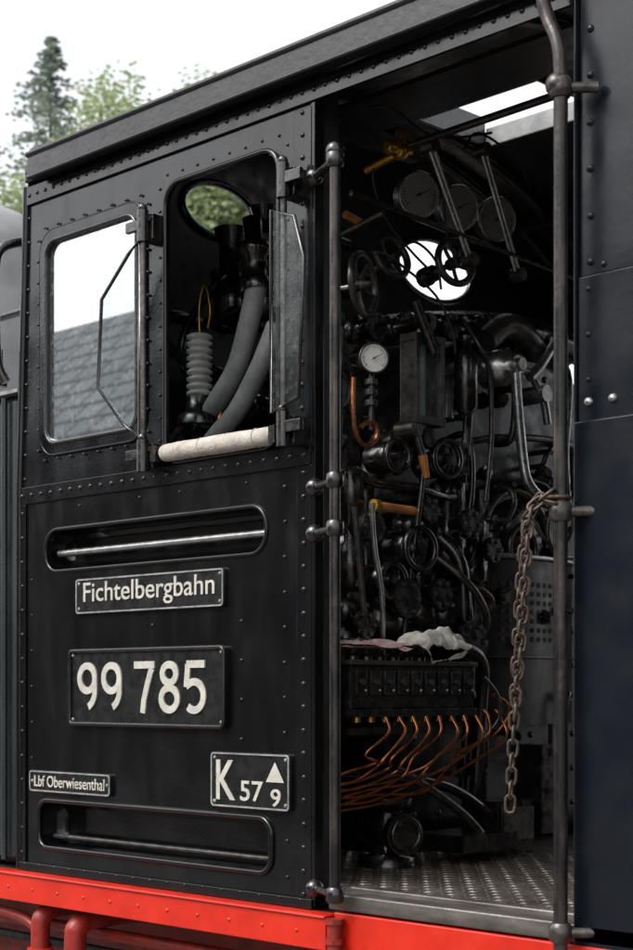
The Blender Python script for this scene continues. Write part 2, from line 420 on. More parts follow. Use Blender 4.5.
plate('cab_front_wall',arch,list(OV),-4.236,.012,'wallin',LOCO,'x')
b=B()
for o in OV:b.tube([(-4.228,y,z) for y,z in o],.014,'inn',8,True,curve=False)
b.build('spectacle_rims',LOCO)
plate('cab_rear_wall',arch,[oval(.81,1.9,.2,.2),oval(1.93,1.9,.2,.2)],-1.75,.012,'wallin',LOCO,'x')
plate('cab_far_wall',rect(-4.256,-.05,-1.0,2.14),[W1,W2,rect(-2.9,.0,-2.11,2.04)],2.70,.012,'wallin',LOCO)
# ---------------------------------------------------------------- rear side panels / bunker
b=B()
b.bb(-2.105,1.2,.000,.012,1.430,2.10,'paint2')
b.bb(-2.105,1.2,-.006,.010,1.105,1.4295,'paint2')
b.bb(-2.100,1.2,-.030,.008,-.40,1.1045,'paint2')
b.bb(-2.110,-2.085,.013,.14,-.05,2.08,'wallin')
b.bb(-2.112,-2.1055,-.014,.012,-.05,2.08,'paint2')
b.bb(-1.70,1.2,.05,2.66,-.4,1.3,'inn2')
b.build('bunker_side',LOCO,.003)
b=B()
row(-2.076,1.46,-2.076,2.08,7,.009,-.001,k='paint2')
row(-2.076,1.40,-2.076,1.20,3,.007,-.006,k='paint2')
row(-2.04,1.45,-1.4,1.45,8,.007,-.001,k='paint2')
for i in range(10):b.riv((-2.076+i*.064,-.007,1.150),A,.011,'steel',.7)
b.build('bunker_rivets',LOCO)
# ---------------------------------------------------------------- hand rails
b=B();x=-2.797;y=-.07
b.cyl((x,y,-.01),(x,y,1.846),.0140,'pole',16)
b.sph((x,y,1.862),.024,'inn',n=16)
for z in(1.840,1.038,.918,.0):
    b.lathe((x,y,z-.02),(0,0,1),[(0,.018),(.006,.023),(.034,.023),(.04,.018)],'inn',16)
    b.cyl((x,y,z),(-2.925,-.012,z),.010,'inn',12);b.lathe((-2.915,-.016,z),(-1,.5,0),[(0,.012),(.006,.022),(.02,.024)],'inn',12)
b.build('grab_pole',None)
b=B();x=-2.105;y=-.07
b.tube([(x-.045,-.03,2.2),(x-.047,y,2.06),(x-.035,y,2.0),(x-.006,y,1.93),(x,y,1.84),(x,y,1.7)],.0160,'pole',14)
b.cyl((x,y,1.75),(x,y,-.06),.0160,'pole',16)
for z in(1.835,.905,-.02):
    b.lathe((x,y,z-.022),(0,0,1),[(0,.02),(.008,.026),(.036,.026),(.044,.02)],'iron',16)
    b.cyl((x,y,z),(x+.06,-.015,z),.012,'iron',12)
b.sph((x-.006,y-.004,1.842),.027,'iron',n=16)
b.build('grab_pole.001',None)
b=B()
def link(c,t,side,L=.040,Wd=.022,r=.0034):
    t=V(t).normalized();s_=V(side);s_=(s_-t*s_.dot(t)).normalized();P=[]
    for i in range(16):
        a=2*math.pi*i/16;q=math.cos(a);w=math.sin(a)
        P.append(V(c)+t*(q*Wd/2+math.copysign((L-Wd)/2,q) if abs(q)>1e-6 else 0)+s_*w*Wd/2)
    b.tube(P,r,'chain',6,True,curve=False)
def run(P,step=.031):
    P=[V(p) for p in P];k=0
    segs=[(P[j],P[j+1]) for j in range(len(P)-1)]
    tot=sum((q-p).length for p,q in segs);s_=0
    while s_<tot:
        r=s_
        for p,q in segs:
            l=(q-p).length
            if r<=l:
                t=(q-p).normalized();c=p+t*r;break
            r-=l
        sd=(1,.5,0) if k%2 else (-.4,1,.1)
        link(c,t,V(sd)+V((random.uniform(-.3,.3),random.uniform(-.3,.3),0)));s_+=step;k+=1
run([(-2.115,-.095,.925),(-2.14,-.10,.932),(-2.165,-.105,.905),(-2.180,-.105,.82),(-2.192,-.105,.70),(-2.21,-.10,.45),(-2.222,-.10,.245)])
run([(-2.12,-.10,.94),(-2.150,-.115,.915),(-2.158,-.12,.86),(-2.165,-.12,.75),(-2.18,-.118,.60),(-2.20,-.112,.45)])
b.torus((-2.11,-.07,.935),(0,0,1),.024,.005,'chain');b.torus((-2.13,-.09,.93),(1,.3,.5),.016,.004,'chain')
b.build('safety_chain',None)
# ---------------------------------------------------------------- sill, beam, underframe
b=B()
b.bb(-2.86,-1.9,-.03,.05,-.045,-.004,'sill')
b.bb(-2.86,-1.9,.05,.075,-.03,.006,'sill')
b.build('door_sill',LOCO,.004)
b=B()
b.bb(-6.2,-2.845,-.055,.0,-.148,-.058,'red');b.bb(-6.2,-2.845,-.062,-.003,-.066,-.059,'red')
b.bb(-2.835,1.2,-.035,.0,-.148,-.050,'red')
b.cyl((-2.81,-.06,-.20),(-2.81,-.06,-.075),.018,'dred',14);b.nut((-2.81,-.06,-.075),(0,0,1),.026,'dred',.5);b.nut((-2.81,-.06,-.125),(0,0,1),.026,'dred',.5)
for i in range(16):b.riv((-4.9+i*.13,-.055,-.105),A,.006,'red')
b.build('running_beam',LOCO,.003)
b=B()
for xx,zz,rr_ in((-4.135,-.19,.030),(-3.955,-.205,.034)):
    b.tube([(xx,.25,zz+.02),(xx,.06,zz+.02),(xx,.0,zz),(xx-.003,-.012,zz-.06),(xx-.004,-.012,-.6)],rr_,'dred',14)
    b.cyl((xx-.004,-.012,zz-.10),(xx-.004,-.012,zz-.13),rr_*1.35,'red',16)
b.tube([(-4.5,.02,-.20),(-4.25,.02,-.22),(-4.16,.03,-.30)],.018,'dred',10)
b.tube([(-6,.1,-.24),(-1.5,.1,-.24)],.02,'dred',8);b.tube([(-6,.16,-.31),(-1.5,.16,-.31)],.015,'inn2',8)
b.build('brake_pipes',LOCO)
b=B()
b.bb(-6.2,1.2,.30,.36,-.75,-.15,'dred');b.bb(-6.2,1.2,2.34,2.40,-.75,-.15,'inn2');b.bb(-6.2,-1.0,.02,2.66,-.10,-.06,'inn2')
for i in range(26):
    b.nut((-5.2+i*.12,.30,-.22),A,.012,'dred')
b.build('underframe',LOCO)
for j,(xw,yw) in enumerate(((-3.9,.62),(-2.6,.62),(-3.9,2.0),(-2.6,2.0))):
    w=B();c=V((xw,yw,-.65))
    w.torus(c,(0,1,0),.37,.035,'iron',40,8);w.torus(c,(0,1,0),.33,.03,'dred',40,8);w.lathe(c-V((0,.06,0)),(0,1,0),[(0,.06),(.12,.07)],'dred')
    for i in range(10):
        t=2*math.pi*i/10;w.cyl(c,c+V((math.cos(t)*.33,0,math.sin(t)*.33)),.025,'dred',8,.017)
    w.build('driving_wheel',LOCO)
b=B();b.bb(-4.2,-1.76,.076,2.66,-.03,0,'floor')
for i in range(36):
    for j in range(26):
        x=-3.50+i*.038;y=.10+j*.042;a=math.radians(45 if (i+j)%2 else -45)
        u=V((math.cos(a),math.sin(a),0));w=V((-u.y,u.x,0));c=V((x,y,0))
        P=[c+u*.020,c+w*.0055,c-u*.020,c-w*.0055,c+V((0,0,.0035))+u*.008,c+V((0,0,.0035))-u*.008]
        b.add([p+V((0,0,-.0002)) if q<4 else p for q,p in enumerate(P)],[(0,1,4),(1,2,5,4),(2,3,5),(3,0,4,5)],'sill')
b.build('chequer_plate_floor',LOCO)
# ---------------------------------------------------------------- side tank and boiler
b=B()
P=rr(-6.2,-.045,-4.29,1.462,.03,5);n=len(P)
vs=[(x,.035,z) for x,z in P]+[(x,.06-.05,z) for x,z in [(max(-6.17,min(-4.32,x)),max(-.02,min(1.435,z))) for x,z in P]]+[(x,.9,z) for x,z in P]
fs=[]
for i in range(n):
    k2=(i+1)%n;fs+=[(i,k2,2*n+k2,2*n+i),(n+i,n+k2,k2,i)]
b.add(vs,fs,'tank',True);b.add(vs[n:2*n],[tuple(range(n))],'tank')
b.bb(-6.2,-4.28,.0,.9,1.464,1.476,'boil')
b.cyl((-4.345,-.005,-.03),(-4.345,-.005,1.45),.010,'tank',10)
b.build('side_tank',LOCO)
b=B()
b.lathe((-7.5,1.35,1.10),(1,0,0),[(0,.70),(.02,.76),(3.2,.76)],'boil',48)
b.lathe((-6.55,1.35,1.6),(0,0,1),[(0,.46),(.8,.45),(.98,.42),(1.10,.34),(1.18,.2),(1.21,.02)],'boil',36)
b.lathe((-4.31,1.35,1.0),(1,0,0),[(0,.70),(.95,.66)],'shell',40)
b.tube([(-4.33,-.01,1.50),(-4.345,-.03,1.56),(-4.345,-.04,1.7),(-4.345,-.04,1.86),(-4.335,-.02,1.93),(-4.31,.05,1.96)],.016,'inn',10)
b.lathe((-4.42,.02,1.50),(0,0,1),[(0,.03),(.04,.035),(.05,.02),(.12,.018)],'inn',12)
b.lathe((-4.40,.15,1.48),(0,0,1),[(0,.05),(.14,.05),(.15,.03),(.30,.03),(.31,.045),(.36,.045)],'inn',14)
b.tube([(-7.3,.45,1.9),(-4.5,.45,1.9)],.016,'inn',8)
b.build('boiler',LOCO)
# ---------------------------------------------------------------- backhead
BX=-3.35;b=B()
Pb=[]
for i in range(29):
    t=math.pi*(-.08+1.16*i/28);Pb.append((1.35+.72*math.cos(t),1.00+.72*math.sin(t)))
Pb=[(1.95,.02),(1.98,.5)]+Pb+[(.72,.5),(.75,.02)]
n=len(Pb);vs=[];cy,cz=1.35,.95
for x,sc in((BX-.5,1.0),(BX-.05,1.0),(BX-.02,.985),(BX-.004,.955),(BX,.91)):
    vs+=[(x,cy+(y-cy)*sc,cz+(z-cz)*sc) for y,z in Pb]
fs=[]
for j in range(4):
    for i in range(n):fs.append((j*n+i,j*n+(i+1)%n,(j+1)*n+(i+1)%n,(j+1)*n+i))
b.add(vs,fs,'shell',True);b.add(vs[-n:],[tuple(range(n))],'shell')
AX=(1,0,0)
for i in range(30):
    t=math.pi*(-.05+1.1*i/29);b.riv((BX,1.35+.61*math.cos(t),1.00+.61*math.sin(t)),AX,.013,'inn')
for y in[.85+.12*i for i in range(10)]:
    for z in(.12,.24,.36,.60,.72):b.riv((BX,y,z),AX,.012,'inn')
b.build('backhead',LOCO)
b=B()
c=V((BX+.01,1.30,1.0))
b.lathe(c,AX,[(0,.215),(.03,.21),(.035,.19)],'shell',36)
b.torus(c+V((.045,0,0)),AX,.175,.014,'iron');b.lathe(c+V((.03,0,0)),AX,[(0,.15),(.02,.145),(.05,.09),(.055,.02)],'inn',30)
b.torus(c+V((.09,-.02,-.02)),AX,.07,.009,'iron')
b.bb(BX+.02,BX+.08,1.08,1.13,.86,1.16,'inn');b.bb(BX+.05,BX+.07,1.10,1.42,.97,1.01,'inn')
for i in range(12):
    t=2*math.pi*i/12;b.nut(c+V((.03,math.cos(t)*.2,math.sin(t)*.2)),AX,.013,'iron')
b.build('fire_door',LOCO,.002)
b=B();vs=[];m=14
def shp(y,z): return BX+.12-.18*((y-1.30)/.5)**2
ys_=[1.05+i*.045 for i in range(m)]
for z in(.40,.95):
    for y in ys_:vs.append((shp(y,z),y,z))
b.add(vs,[(i,i+1,m+i+1,m+i) for i in range(m-1)],'wallin',True)
for i in range(11):
    for j in range(7):
        y=1.16+i*.036;z=.68+j*.03
        b.lathe((shp(y,z)+.0015,y,z),(1,.3*(y-1.3),0),[(0,.0085),(.0008,.0085)],'inn2',10)
b.tube([(shp(y,.95)+.004,y,.95) for y in ys_],.009,'steel',8)
b.tube([(shp(y,.62)+.004,y,.62) for y in ys_],.004,'iron',8)
b.build('perforated_heat_shield',LOCO)
# ---------------------------------------------------------------- gauges
def gauge(name,c,ax,r,face):
    b=B();a,u,w=frame(ax);c=V(c)
    b.lathe(c,ax,[(-.045,r*.55),(-.04,r*.95),(0,r),(.012,r*1.08),(.018,r*1.04),(.014,r*.92)],'steel' if face!='white' else 'iron',28)
    b.lathe(c+a*.0145,ax,[(0,r*.93),(.0005,r*.93)],face,28)
    up=V((0,0,1));sd=a.cross(up).normalized()
    k='inn2'
    for i in range(25):
        t=math.radians(-130+i*260/24);d=up*math.cos(t)+sd*math.sin(t)
        l=.16 if i%4==0 else .08
        b.cyl(c+a*.0165+d*r*.84,c+a*.0165+d*r*(.84-l),r*.014+.0004,k,4)
    d=(up*.5-sd*.9).normalized()
    b.cyl(c+a*.018-d*r*.2,c+a*.018+d*r*.68,r*.03,k,5,.0006);b.sph(c+a*.018,r*.07,k)
    b.build(name,None)
gauge('pressure_gauge',(-3.13,.425,1.462),(.85,-.5,0),.042,'white')
for i,(y,z) in enumerate(((.753,2.03),(.943,2.03),(1.134,2.035))):
    gauge('round_gauge',(-3.25,y,z),(.9,-.35,-.15),.066,'gface')
def wheel(name,c,ax,R,k='inn',sp=5,stem=.16,r=.011):
    b=B();a,u,w=frame(ax);c=V(c);b.torus(c,ax,R,r,k,32,8)
    for i in range(sp):
        t=2*math.pi*i/sp+.4;d=u*math.cos(t)+w*math.sin(t);b.tube([c-a*.012,c-a*.010+d*R*.5,c+d*R],r*.55,k,6)
    b.lathe(c-a*.03,ax,[(0,.018),(.035,.018),(.04,.010),(.055,.009)],k,12)
    b.cyl(c-a*stem,c,.009,'steel',10);b.lathe(c-a*stem,ax,[(0,.03),(.03,.03),(.035,.022),(.07,.02)],'inn',12)
    b.nut(c-a*(stem-.04),ax,.026,'inn',.8)
    b.build(name,None)
wheel('valve_handwheel',(-3.12,.375,1.665),(1,.35,.05),.085,'iron',stem=.2)
wheel('valve_handwheel.001',(-3.18,.560,1.790),(1,-.1,.3),.062,'iron',sp=4)
wheel('valve_handwheel.002',(-3.12,.780,1.805),(1,-.2,.1),.066,'iron')
wheel('valve_handwheel.003',(-3.20,.63,1.27),(1,0,0),.030,'iron',sp=4,r=.006,stem=.1)
b=B()
y0,y1,z0,z1=.575,.685,1.305,1.545;x=-3.10
for yy in(y0,y1):b.bb(x-.05,x+.012,yy-.009,yy+.009,z0,z1,'iron')
for zz in(z0,z1):b.bb(x-.05,x+.014,y0-.012,y1+.012,zz-.012,zz+.012,'iron')
ym=(y0+y1)/2
b.bb(x-.06,x-.05,y0,y1,z0,z1,'grey');b.cyl((x-.025,ym,z0-.05),(x-.025,ym,z1+.05),.013,'porc',12)
for zz in(z0-.05,z1+.05):b.lathe((x-.15,ym,zz),AX,[(0,.035),(.03,.035),(.035,.022),(.13,.022),(.14,.03),(.16,.028)],'inn',14)
b.bb(x+.002,x+.005,y0+.008,y1-.008,z0+.01,z1-.01,'gglass')
b.tube([(x-.02,ym,z0-.05),(x-.02,ym,z0-.16),(x-.04,ym-.02,z0-.4),(x-.1,ym-.04,z0-.9)],.009,'inn',8)
b.build('water_gauge',None,.002)
b=B()
b.tube([(-3.12,.335,1.395),(-3.12,.333,1.31),(-3.12,.345,1.235),(-3.12,.385,1.208),(-3.12,.43,1.232),(-3.12,.425,1.275),(-3.12,.385,1.272),(-3.12,.362,1.255)],.0065,'copper',8)
b.tube([(-3.14,.43,1.42),(-3.14,.43,1.35),(-3.14,.43,1.30),(-3.14,.43,1.26)],.009,'inn',8)
for z in(1.36,1.39,1.33):b.nut((-3.14,.43,z),(0,0,1),.02,'iron',.8)
b.build('gauge_siphon_pipe',None)
# ---------------------------------------------------------------- mechanical lubricator
b=B()
b.bb(-3.12,-2.955,.150,.665,.462,.580,'inn')
b.bb(-3.125,-2.945,.142,.673,.580,.594,'iron')
b.bb(-3.13,-2.94,.15,.665,.440,.4615,'inn')
for i in range(9):
    y=.185+i*.056
    b.bb(-2.9545,-2.944,y-.020,y+.020,.500,.566,'inn')
    b.lathe((-3.035,y,.594),(0,0,1),[(0,.017),(.014,.017),(.018,.011),(.03,.010)],'iron',12)
    b.nut((-2.944,y,.535),AX,.010,'iron',.7);b.nut((-2.965,y,.440),(0,0,-1),.012,'brass',1.2)
    b.riv((-2.944,y+.014,.512),AX,.004,'steel')
b.bb(-3.30,-3.12,.20,.24,.42,.47,'inn');b.bb(-3.30,-3.12,.58,.62,.42,.47,'inn')
b.build('mechanical_lubricator',None,.003)
b=B()
for i in range(10):
    y=.27+i*.055;k=i/9
    j=random.uniform(-.014,.014);j2=random.uniform(-.018,.018)
    b.tube([(-2.955,y,.455),(-2.94,y+.006,.432),(-2.925+j,y-.006,.395-.02*k),(-2.935+j,y-.085-.04*k,.335-.02*k+j2),(-2.96,.26+.22*k,.315-.085*k+j),(-2.99,.19+.10*k,.290-.09*k+j2),(-3.02,.11+.03*k,.270-.085*k),(-3.06,.03,.262-.085*k)],.0042,'copper',7)
b.tube([(-2.93,.72,.50),(-2.92,.775,.475),(-2.93,.79,.43),(-2.96,.74,.37),(-3.0,.6,.33)],.0042,'copper',7)
b.tube([(-2.93,.68,.55),(-2.92,.73,.50),(-2.93,.75,.43),(-2.96,.70,.36)],.006,'inn',7)
b.build('lubricator_pipes',None)
def cloth(name,c,sx,sy,hh,k,seed,rot=0,drop=1.0,wr=.3):
    b=B();n=56;vs=[];R=Matrix.Rotation(rot,3,'Z')
    for layer in(0,1):
        for i in range(n):
            for j in range(n):
                u=i/(n-1)-.5;v=j/(n-1)-.5
                m_=max(abs(u),abs(v));l_=math.hypot(u,v);f=(m_/l_*.65+.35) if l_>1e-6 else 1
                q=V((u*4+seed,v*4,layer*3+seed))
                dx=noise.noise(q*.9)*.02;dy=noise.noise(q*.9+V((9,0,0)))*.03
                z=hh*(.62+.6*noise.noise(q*.7)+wr*(1-2.2*abs(noise.noise(q*1.1)))+.18*noise.noise(q*2.6))*(1-(2*abs(u))**4*.7)*(1-(2*abs(v))**4*.7)
                p=R@V((u*f*sx+dx,v*f*sy+dy,0))
                ex=min(max(0,p.x+c[0]+2.948),.05*drop)
                z2=max(z,.004)+layer*.008
                vs.append((min(c[0]+p.x,-2.938)+(.004 if ex else 0),c[1]+p.y,c[2]+z2*(1 if not ex else .8)-ex*.9))
    fs=[]
    for l in(0,1):
        for i in range(n-1):
            for j in range(n-1):
                a=l*n*n+i*n+j;fs.append((a,a+n,a+n+1,a+1))
    b.add(vs,fs,k,True);return b.build(name,None)
cloth('cleaning_rag',(-3.005,.54,.622),.18,.26,.050,'rag',5.4,.3,1.,.45)
cloth('cleaning_rag.001',(-3.02,.29,.624),.15,.26,.022,'pink',8.2,-.1,.6)
# ---------------------------------------------------------------- levers and regulator
b=B();x=-3.10
b.cyl((x,.415,1.037),(x,.565,1.035),.013,'wood',14);b.cyl((x,.39,1.038),(x,.58,1.035),.007,'brass',10)
b.sph((x,.57,1.035),.013,'brass');b.lathe((x,.395,1.038),(0,1,0),[(0,.018),(.02,.018)],'brass',12)
b.tube([(x,.39,1.045),(x-.01,.41,.93),(x-.02,.455,.77),(x-.05,.487,.60)],.008,'steel',8)
b.tube([(x-.02,.34,1.03),(x-.03,.37,.88),(x-.04,.41,.66)],.009,'iron',8)
b.bb(x-.10,x-.03,.33,.45,.60,.66,'inn')
b.build('brake_valve_handle',None)
b=B()
b.cyl((x,.574,1.275),(x+.01,.60,1.19),.011,'iron',10);b.cyl((x+.01,.595,1.20),(x+.012,.612,1.135),.014,'wood',12,.010);b.lathe((x-.06,.574,1.275),AX,[(0,.03),(.07,.026)],'iron',14)
b.cyl((x+.03,.54,1.64),(x+.03,.60,1.54),.016,'inn',10);b.cyl((x+.03,.59,1.56),(x+.035,.62,1.50),.020,'inn',12)
b.cyl((x,.28,1.84),(x,.34,1.83),.011,'wood',12)
b.cyl((-3.0,.33,1.835),(-3.2,.33,1.80),.008,'iron',8)
b.build('cock_levers',None)
b=B();x=-3.10
b.tube([(x,1.046,1.535),(x,1.06,1.40),(x,1.085,1.24),(x+.01,1.10,1.165),(x+.02,1.17,1.11)],.016,'steel',10)
b.tube([(x-.01,1.02,1.50),(x-.01,1.12,1.52),(x-.01,1.20,1.45),(x-.02,1.24,1.37)],.013,'steel',10)
b.lathe((x-.12,1.05,1.53),AX,[(0,.06),(.09,.055),(.10,.035),(.13,.03)],'steel',20);b.nut((x+.01,1.05,1.53),AX,.022,'steel')
b.lathe((x-.1,1.20,1.46),AX,[(0,.03),(.11,.028)],'steel',16)
b.tube([(x-.05,.96,1.60),(x-.04,1.05,1.66),(x-.04,1.15,1.64),(x-.05,1.22,1.60)],.04,'iron',12)
b.tube([(x,1.24,1.62),(x,1.17,1.54),(x,1.12,1.50)],.016,'steel',8)
b.cyl((x+.02,1.17,1.11),(x+.02,1.24,1.10),.018,'inn',12)
b.build('regulator_lever',None)
b=B()
b.cyl((-3.05,.50,2.075),(-2.40,.50,2.085),.011,'iron',10)
for p,q in(((.526,2.068),(.704,1.774)),((.764,2.111),(.932,1.772))):
    for d in(-.010,.010):b.cyl((-3.0,p[0]+d,p[1]),(-3.0,q[0]+d,q[1]),.006,'steel',8)
    b.lathe((-3.02,*p),AX,[(0,.022),(.04,.02)],'iron',12);b.lathe((-3.02,*q),AX,[(0,.022),(.04,.02)],'iron',12)
b.cyl((-3.0,.2,1.86),(-3.0,1.5,1.80),.008,'inn',8)
b.build('overhead_linkage',None)
b=B()
b.lathe((-3.0,.34,2.02),(0,1,.1),[(0,.012),(.01,.02),(.04,.022),(.05,.014),(.10,.013)],'brass',12)
b.sph((-3.0,.398,2.02),.026,'brass');b.cyl((-3.0,.40,2.02),(-3.0,.41,2.08),.010,'brass',10);b.box((-3.0,.42,2.07),(.015,.07,.018),'brass')
b.cyl((-3.0,.40,2.02),(-3.1,.36,1.98),.012,'brass',10)
b.build('whistle_valve',None)
b=B()
for P in([(.295,1.95),(.30,1.90),(.38,1.82),(.50,1.77),(.569,1.734)],[(.30,1.72),(.36,1.73),(.45,1.72),(.60,1.66),(.66,1.562),(.67,1.50)],[(.40,2.0),(.55,2.06),(.62,1.98),(.64,1.85),(.68,1.75)],[(.70,2.1),(.75,2.16),(.9,2.12),(1.0,2.05)],[(.25,2.1),(.4,2.15),(.6,2.12),(.8,2.17)],[(.44,1.76),(.52,1.80),(.6,1.76),(.62,1.68)]):
    b.tube([(-3.02+.03*math.sin(p[0]*9),p[0],p[1]) for p in P],.0038,'inn2',6)
b.build('cable_runs',LOCO)
# ---------------------------------------------------------------- fittings & pipe clutter
b=B()
b.tube([(-3.32,.50,1.56),(-3.32,.70,1.62),(-3.32,1.0,1.68),(-3.32,1.4,1.72),(-3.32,1.9,1.68)],.05,'inn',14)
for y in(.52,.66,.86,1.02,1.2,1.4):
    z=1.58+.08*min(1,(y-.5)*2);b.lathe((-3.30,y,z),AX,[(0,.045),(.03,.045),(.035,.03),(.07,.03),(.075,.042),(.10,.042)],'inn',14)
    for i in range(6):
        t=i*math.pi/3;b.nut((-3.20,y+.034*math.cos(t),z+.034*math.sin(t)),AX,.007,'iron')
b.lathe((-3.12,.83,1.35),(0,0,1),[(0,.018),(.02,.036),(.17,.036),(.19,.028),(.20,.016),(.24,.014)],'inn',18)
b.lathe((-3.13,.75,1.33),(0,0,1),[(0,.022),(.12,.022),(.13,.012)],'iron',12)
for yy,zz,r in((.522,1.194,.045),(.741,1.208,.055),(.50,.83,.05),(.62,.93,.06)):
    b.torus((-3.12,yy,zz),(1,-.1,0),r,.010,'inn');b.lathe((-3.22,yy,zz),AX,[(0,r),(.07,r),(.08,r*.85)],'inn',24);b.lathe((-3.15,yy,zz),AX,[(0,r*.7),(.02,r*.3),(.04,r*.28)],'inn',16)
for y,z,h,r in((.42,.98,.36,.06),(.55,.78,.22,.075),(.40,.70,.15,.05),(.86,1.02,.3,.06),(.98,.95,.22,.05),(.68,1.05,.16,.05),(.84,.66,.30,.085),(.72,.80,.2,.06)):
    b.lathe((-3.22,y,z-h/2),(0,0,1),[(0,r*.6),(.02,r),(h*.35,r),(h*.4,r*.7),(h*.6,r*.7),(h*.65,r*.95),(h-.02,r*.95),(h,r*.5)],'inn',18)
    b.lathe((-3.22,y,z),AX,[(-.1,r*.5),(r+.01,r*.55),(r+.02,r*.8),(r+.04,r*.8)],'inn',12)
    for i in range(6):
        t=i*math.pi/3;b.nut((-3.22+r+.04,y+r*.6*math.cos(t),z+r*.6*math.sin(t)),AX,.008,'iron')
for P,r,k in(
 ([(-3.2,.36,1.6),(-3.2,.35,1.3),(-3.2,.33,1.0),(-3.22,.30,.5),(-3.22,.30,.05)],.017,'inn'),
 ([(-3.25,.30,1.95),(-3.25,.28,1.5),(-3.25,.27,.9),(-3.25,.24,.05)],.013,'inn'),
 ([(-3.25,.95,1.64),(-3.2,.94,1.50),(-3.2,.93,1.3),(-3.2,.90,1.1),(-3.2,.92,.9),(-3.2,.95,.6),(-3.25,.97,.2)],.015,'inn'),
 ([(-3.2,.92,1.66),(-3.15,.93,1.58),(-3.15,.98,1.5),(-3.15,.99,1.3),(-3.15,.96,1.1)],.008,'iron'),
 ([(-3.2,.80,.98),(-3.15,.84,.90),(-3.15,.86,.72),(-3.18,.90,.55),(-3.2,.98,.40),(-3.2,1.0,.1)],.022,'inn'),
 ([(-3.18,.75,.92),(-3.12,.80,.86),(-3.10,.86,.80),(-3.12,.93,.72),(-3.2,.95,.62)],.012,'iron'),
 ([(-3.2,.48,.62),(-3.15,.60,.60),(-3.1,.75,.64),(-3.1,.88,.60),(-3.15,.94,.45),(-3.2,.96,.1)],.020,'inn'),
 ([(-3.25,1.0,1.3),(-3.2,1.1,1.32),(-3.2,1.35,1.34),(-3.22,1.6,1.33)],.012,'iron'),
 ([(-3.2,.40,1.13),(-3.15,.50,1.11),(-3.14,.64,1.11),(-3.16,.78,1.10),(-3.2,.9,1.12)],.013,'inn'),
 ([(-3.2,.2,.28),(-3.15,.5,.26),(-3.12,.75,.22),(-3.12,.95,.12),(-3.15,1.05,.02)],.016,'inn'),
 ([(-3.15,.55,.28),(-3.1,.68,.20),(-3.08,.80,.12),(-3.05,.88,.02)],.014,'iron'),
 ([(-3.2,1.22,1.2),(-3.12,1.26,1.16),(-3.12,1.24,1.02),(-3.12,1.30,.95),(-3.15,1.5,.96)],.008,'iron'),
 ([(-3.25,1.45,1.65),(-3.2,1.46,1.55),(-3.2,1.44,1.3),(-3.2,1.46,1.1)],.016,'inn'),
 ([(-3.15,1.20,1.06),(-3.12,1.24,1.14),(-3.12,1.32,1.15),(-3.12,1.38,1.08),(-3.12,1.34,.99),(-3.12,1.24,.99),(-3.15,1.20,1.06)],.007,'iron'),
 ([(-2.9,1.15,.93),(-2.9,1.9,.93)],.011,'steel')):
    b.tube(P,r,k,10)
c=V((-3.15,.51,.10))
b.lathe(c-V((0,0,.10)),(0,0,1),[(0,.085),(.03,.085),(.035,.05),(.07,.055),(.12,.065),(.15,.045),(.17,.045),(.175,.075),(.20,.075)],'inn',20)
b.lathe(c,(1,-.3,0),[(-.12,.04),(.07,.045),(.075,.062),(.10,.062)],'inn',16);b.torus(c+V((.1,-.03,0)),(1,-.3,0),.045,.008,'inn')
for i in range(8):
    t=i*math.pi/4;b.nut(c+V((.1,.045*math.cos(t)-.03,.045*math.sin(t))),(1,-.3,0),.008,'iron')
b.box((-3.15,1.02,.10),(.14,.18,.14),'inn');b.box((-3.07,1.02,.10),(.012,.15,.10),'iron')
b.box((-3.12,1.18,.20),(.12,.10,.28),'inn');b.box((-3.10,.80,.06),(.2,.25,.05),'inn')
b.box((-3.22,.98,.80),(.06,.05,.35),'inn');b.box((-3.20,.46,.56),(.10,.2,.05),'inn')
b.box((-3.18,.83,1.22),(.08,.08,.10),'inn');b.box((-3.2,.62,1.10),(.08,.14,.06),'inn')
b.box((-3.0,.38,.40),(.02,.40,.02),'inn')
for i in range(64):
    y=random.uniform(.30,1.5);z=random.uniform(.1,1.60);x=random.uniform(-3.30,-3.18)
    r=random.uniform(.012,.030);q=random.random()
    ax=(1,random.uniform(-.4,.2),random.uniform(-.3,.3))
    if q<.6:
        b.lathe((x-.08,y,z),ax,[(0,r*.6),(.06,r*.6),(.062,r),(.062+r,r)],'inn',10);b.nut(V((x-.08,y,z))+V(ax).normalized()*(.062+r),ax,r*.6,random.choice(['iron','inn','inn','chain']),.9)
    else:
        y2=y+random.uniform(-.15,.15);z2=min(1.64,z+random.uniform(-.25,.25))
        b.tube([(x-.08,y,z),(x,y,z),(x+.02,(y+y2)/2,z),(x+.02,y2,(z+z2)/2),(x,y2,z2),(x-.08,y2,z2)],random.uniform(.006,.013),random.choice(['inn','inn','iron','inn','chain']),8)
        b.nut((x,y,z),AX,.015,'iron')
b.build('backhead_fittings',LOCO,.0)
b=B();y=.35
b.tube([(-3.535,y,1.74),(-3.56,y,1.66),(-3.62,y,1.51),(-3.70,y,1.42),(-3.80,y+.02,1.36)],.032,'grey',16)
b.tube([(-3.45,y,1.60),(-3.52,y,1.49),(-3.62,y,1.37),(-3.72,y,1.30),(-3.8,y,1.24)],.030,'grey',16)
b.lathe((-3.535,y,1.72),(-.1,0,1),[(0,.038),(.03,.044),(.035,.036),(.10,.036),(.11,.05),(.14,.05),(.15,.03),(.22,.03)],'inn',18)
prof=[]
for i in range(9):prof+=[(i*.022,.030),(i*.022+.006,.041),(i*.022+.014,.041),(i*.022+.020,.030)]
b.lathe((-3.80,y,1.43),(0,0,1),prof,'porc',20)
b.lathe((-3.80,y,1.34),(0,0,1),[(0,.07),(.03,.07),(.04,.045),(.09,.04)],'inn',16)
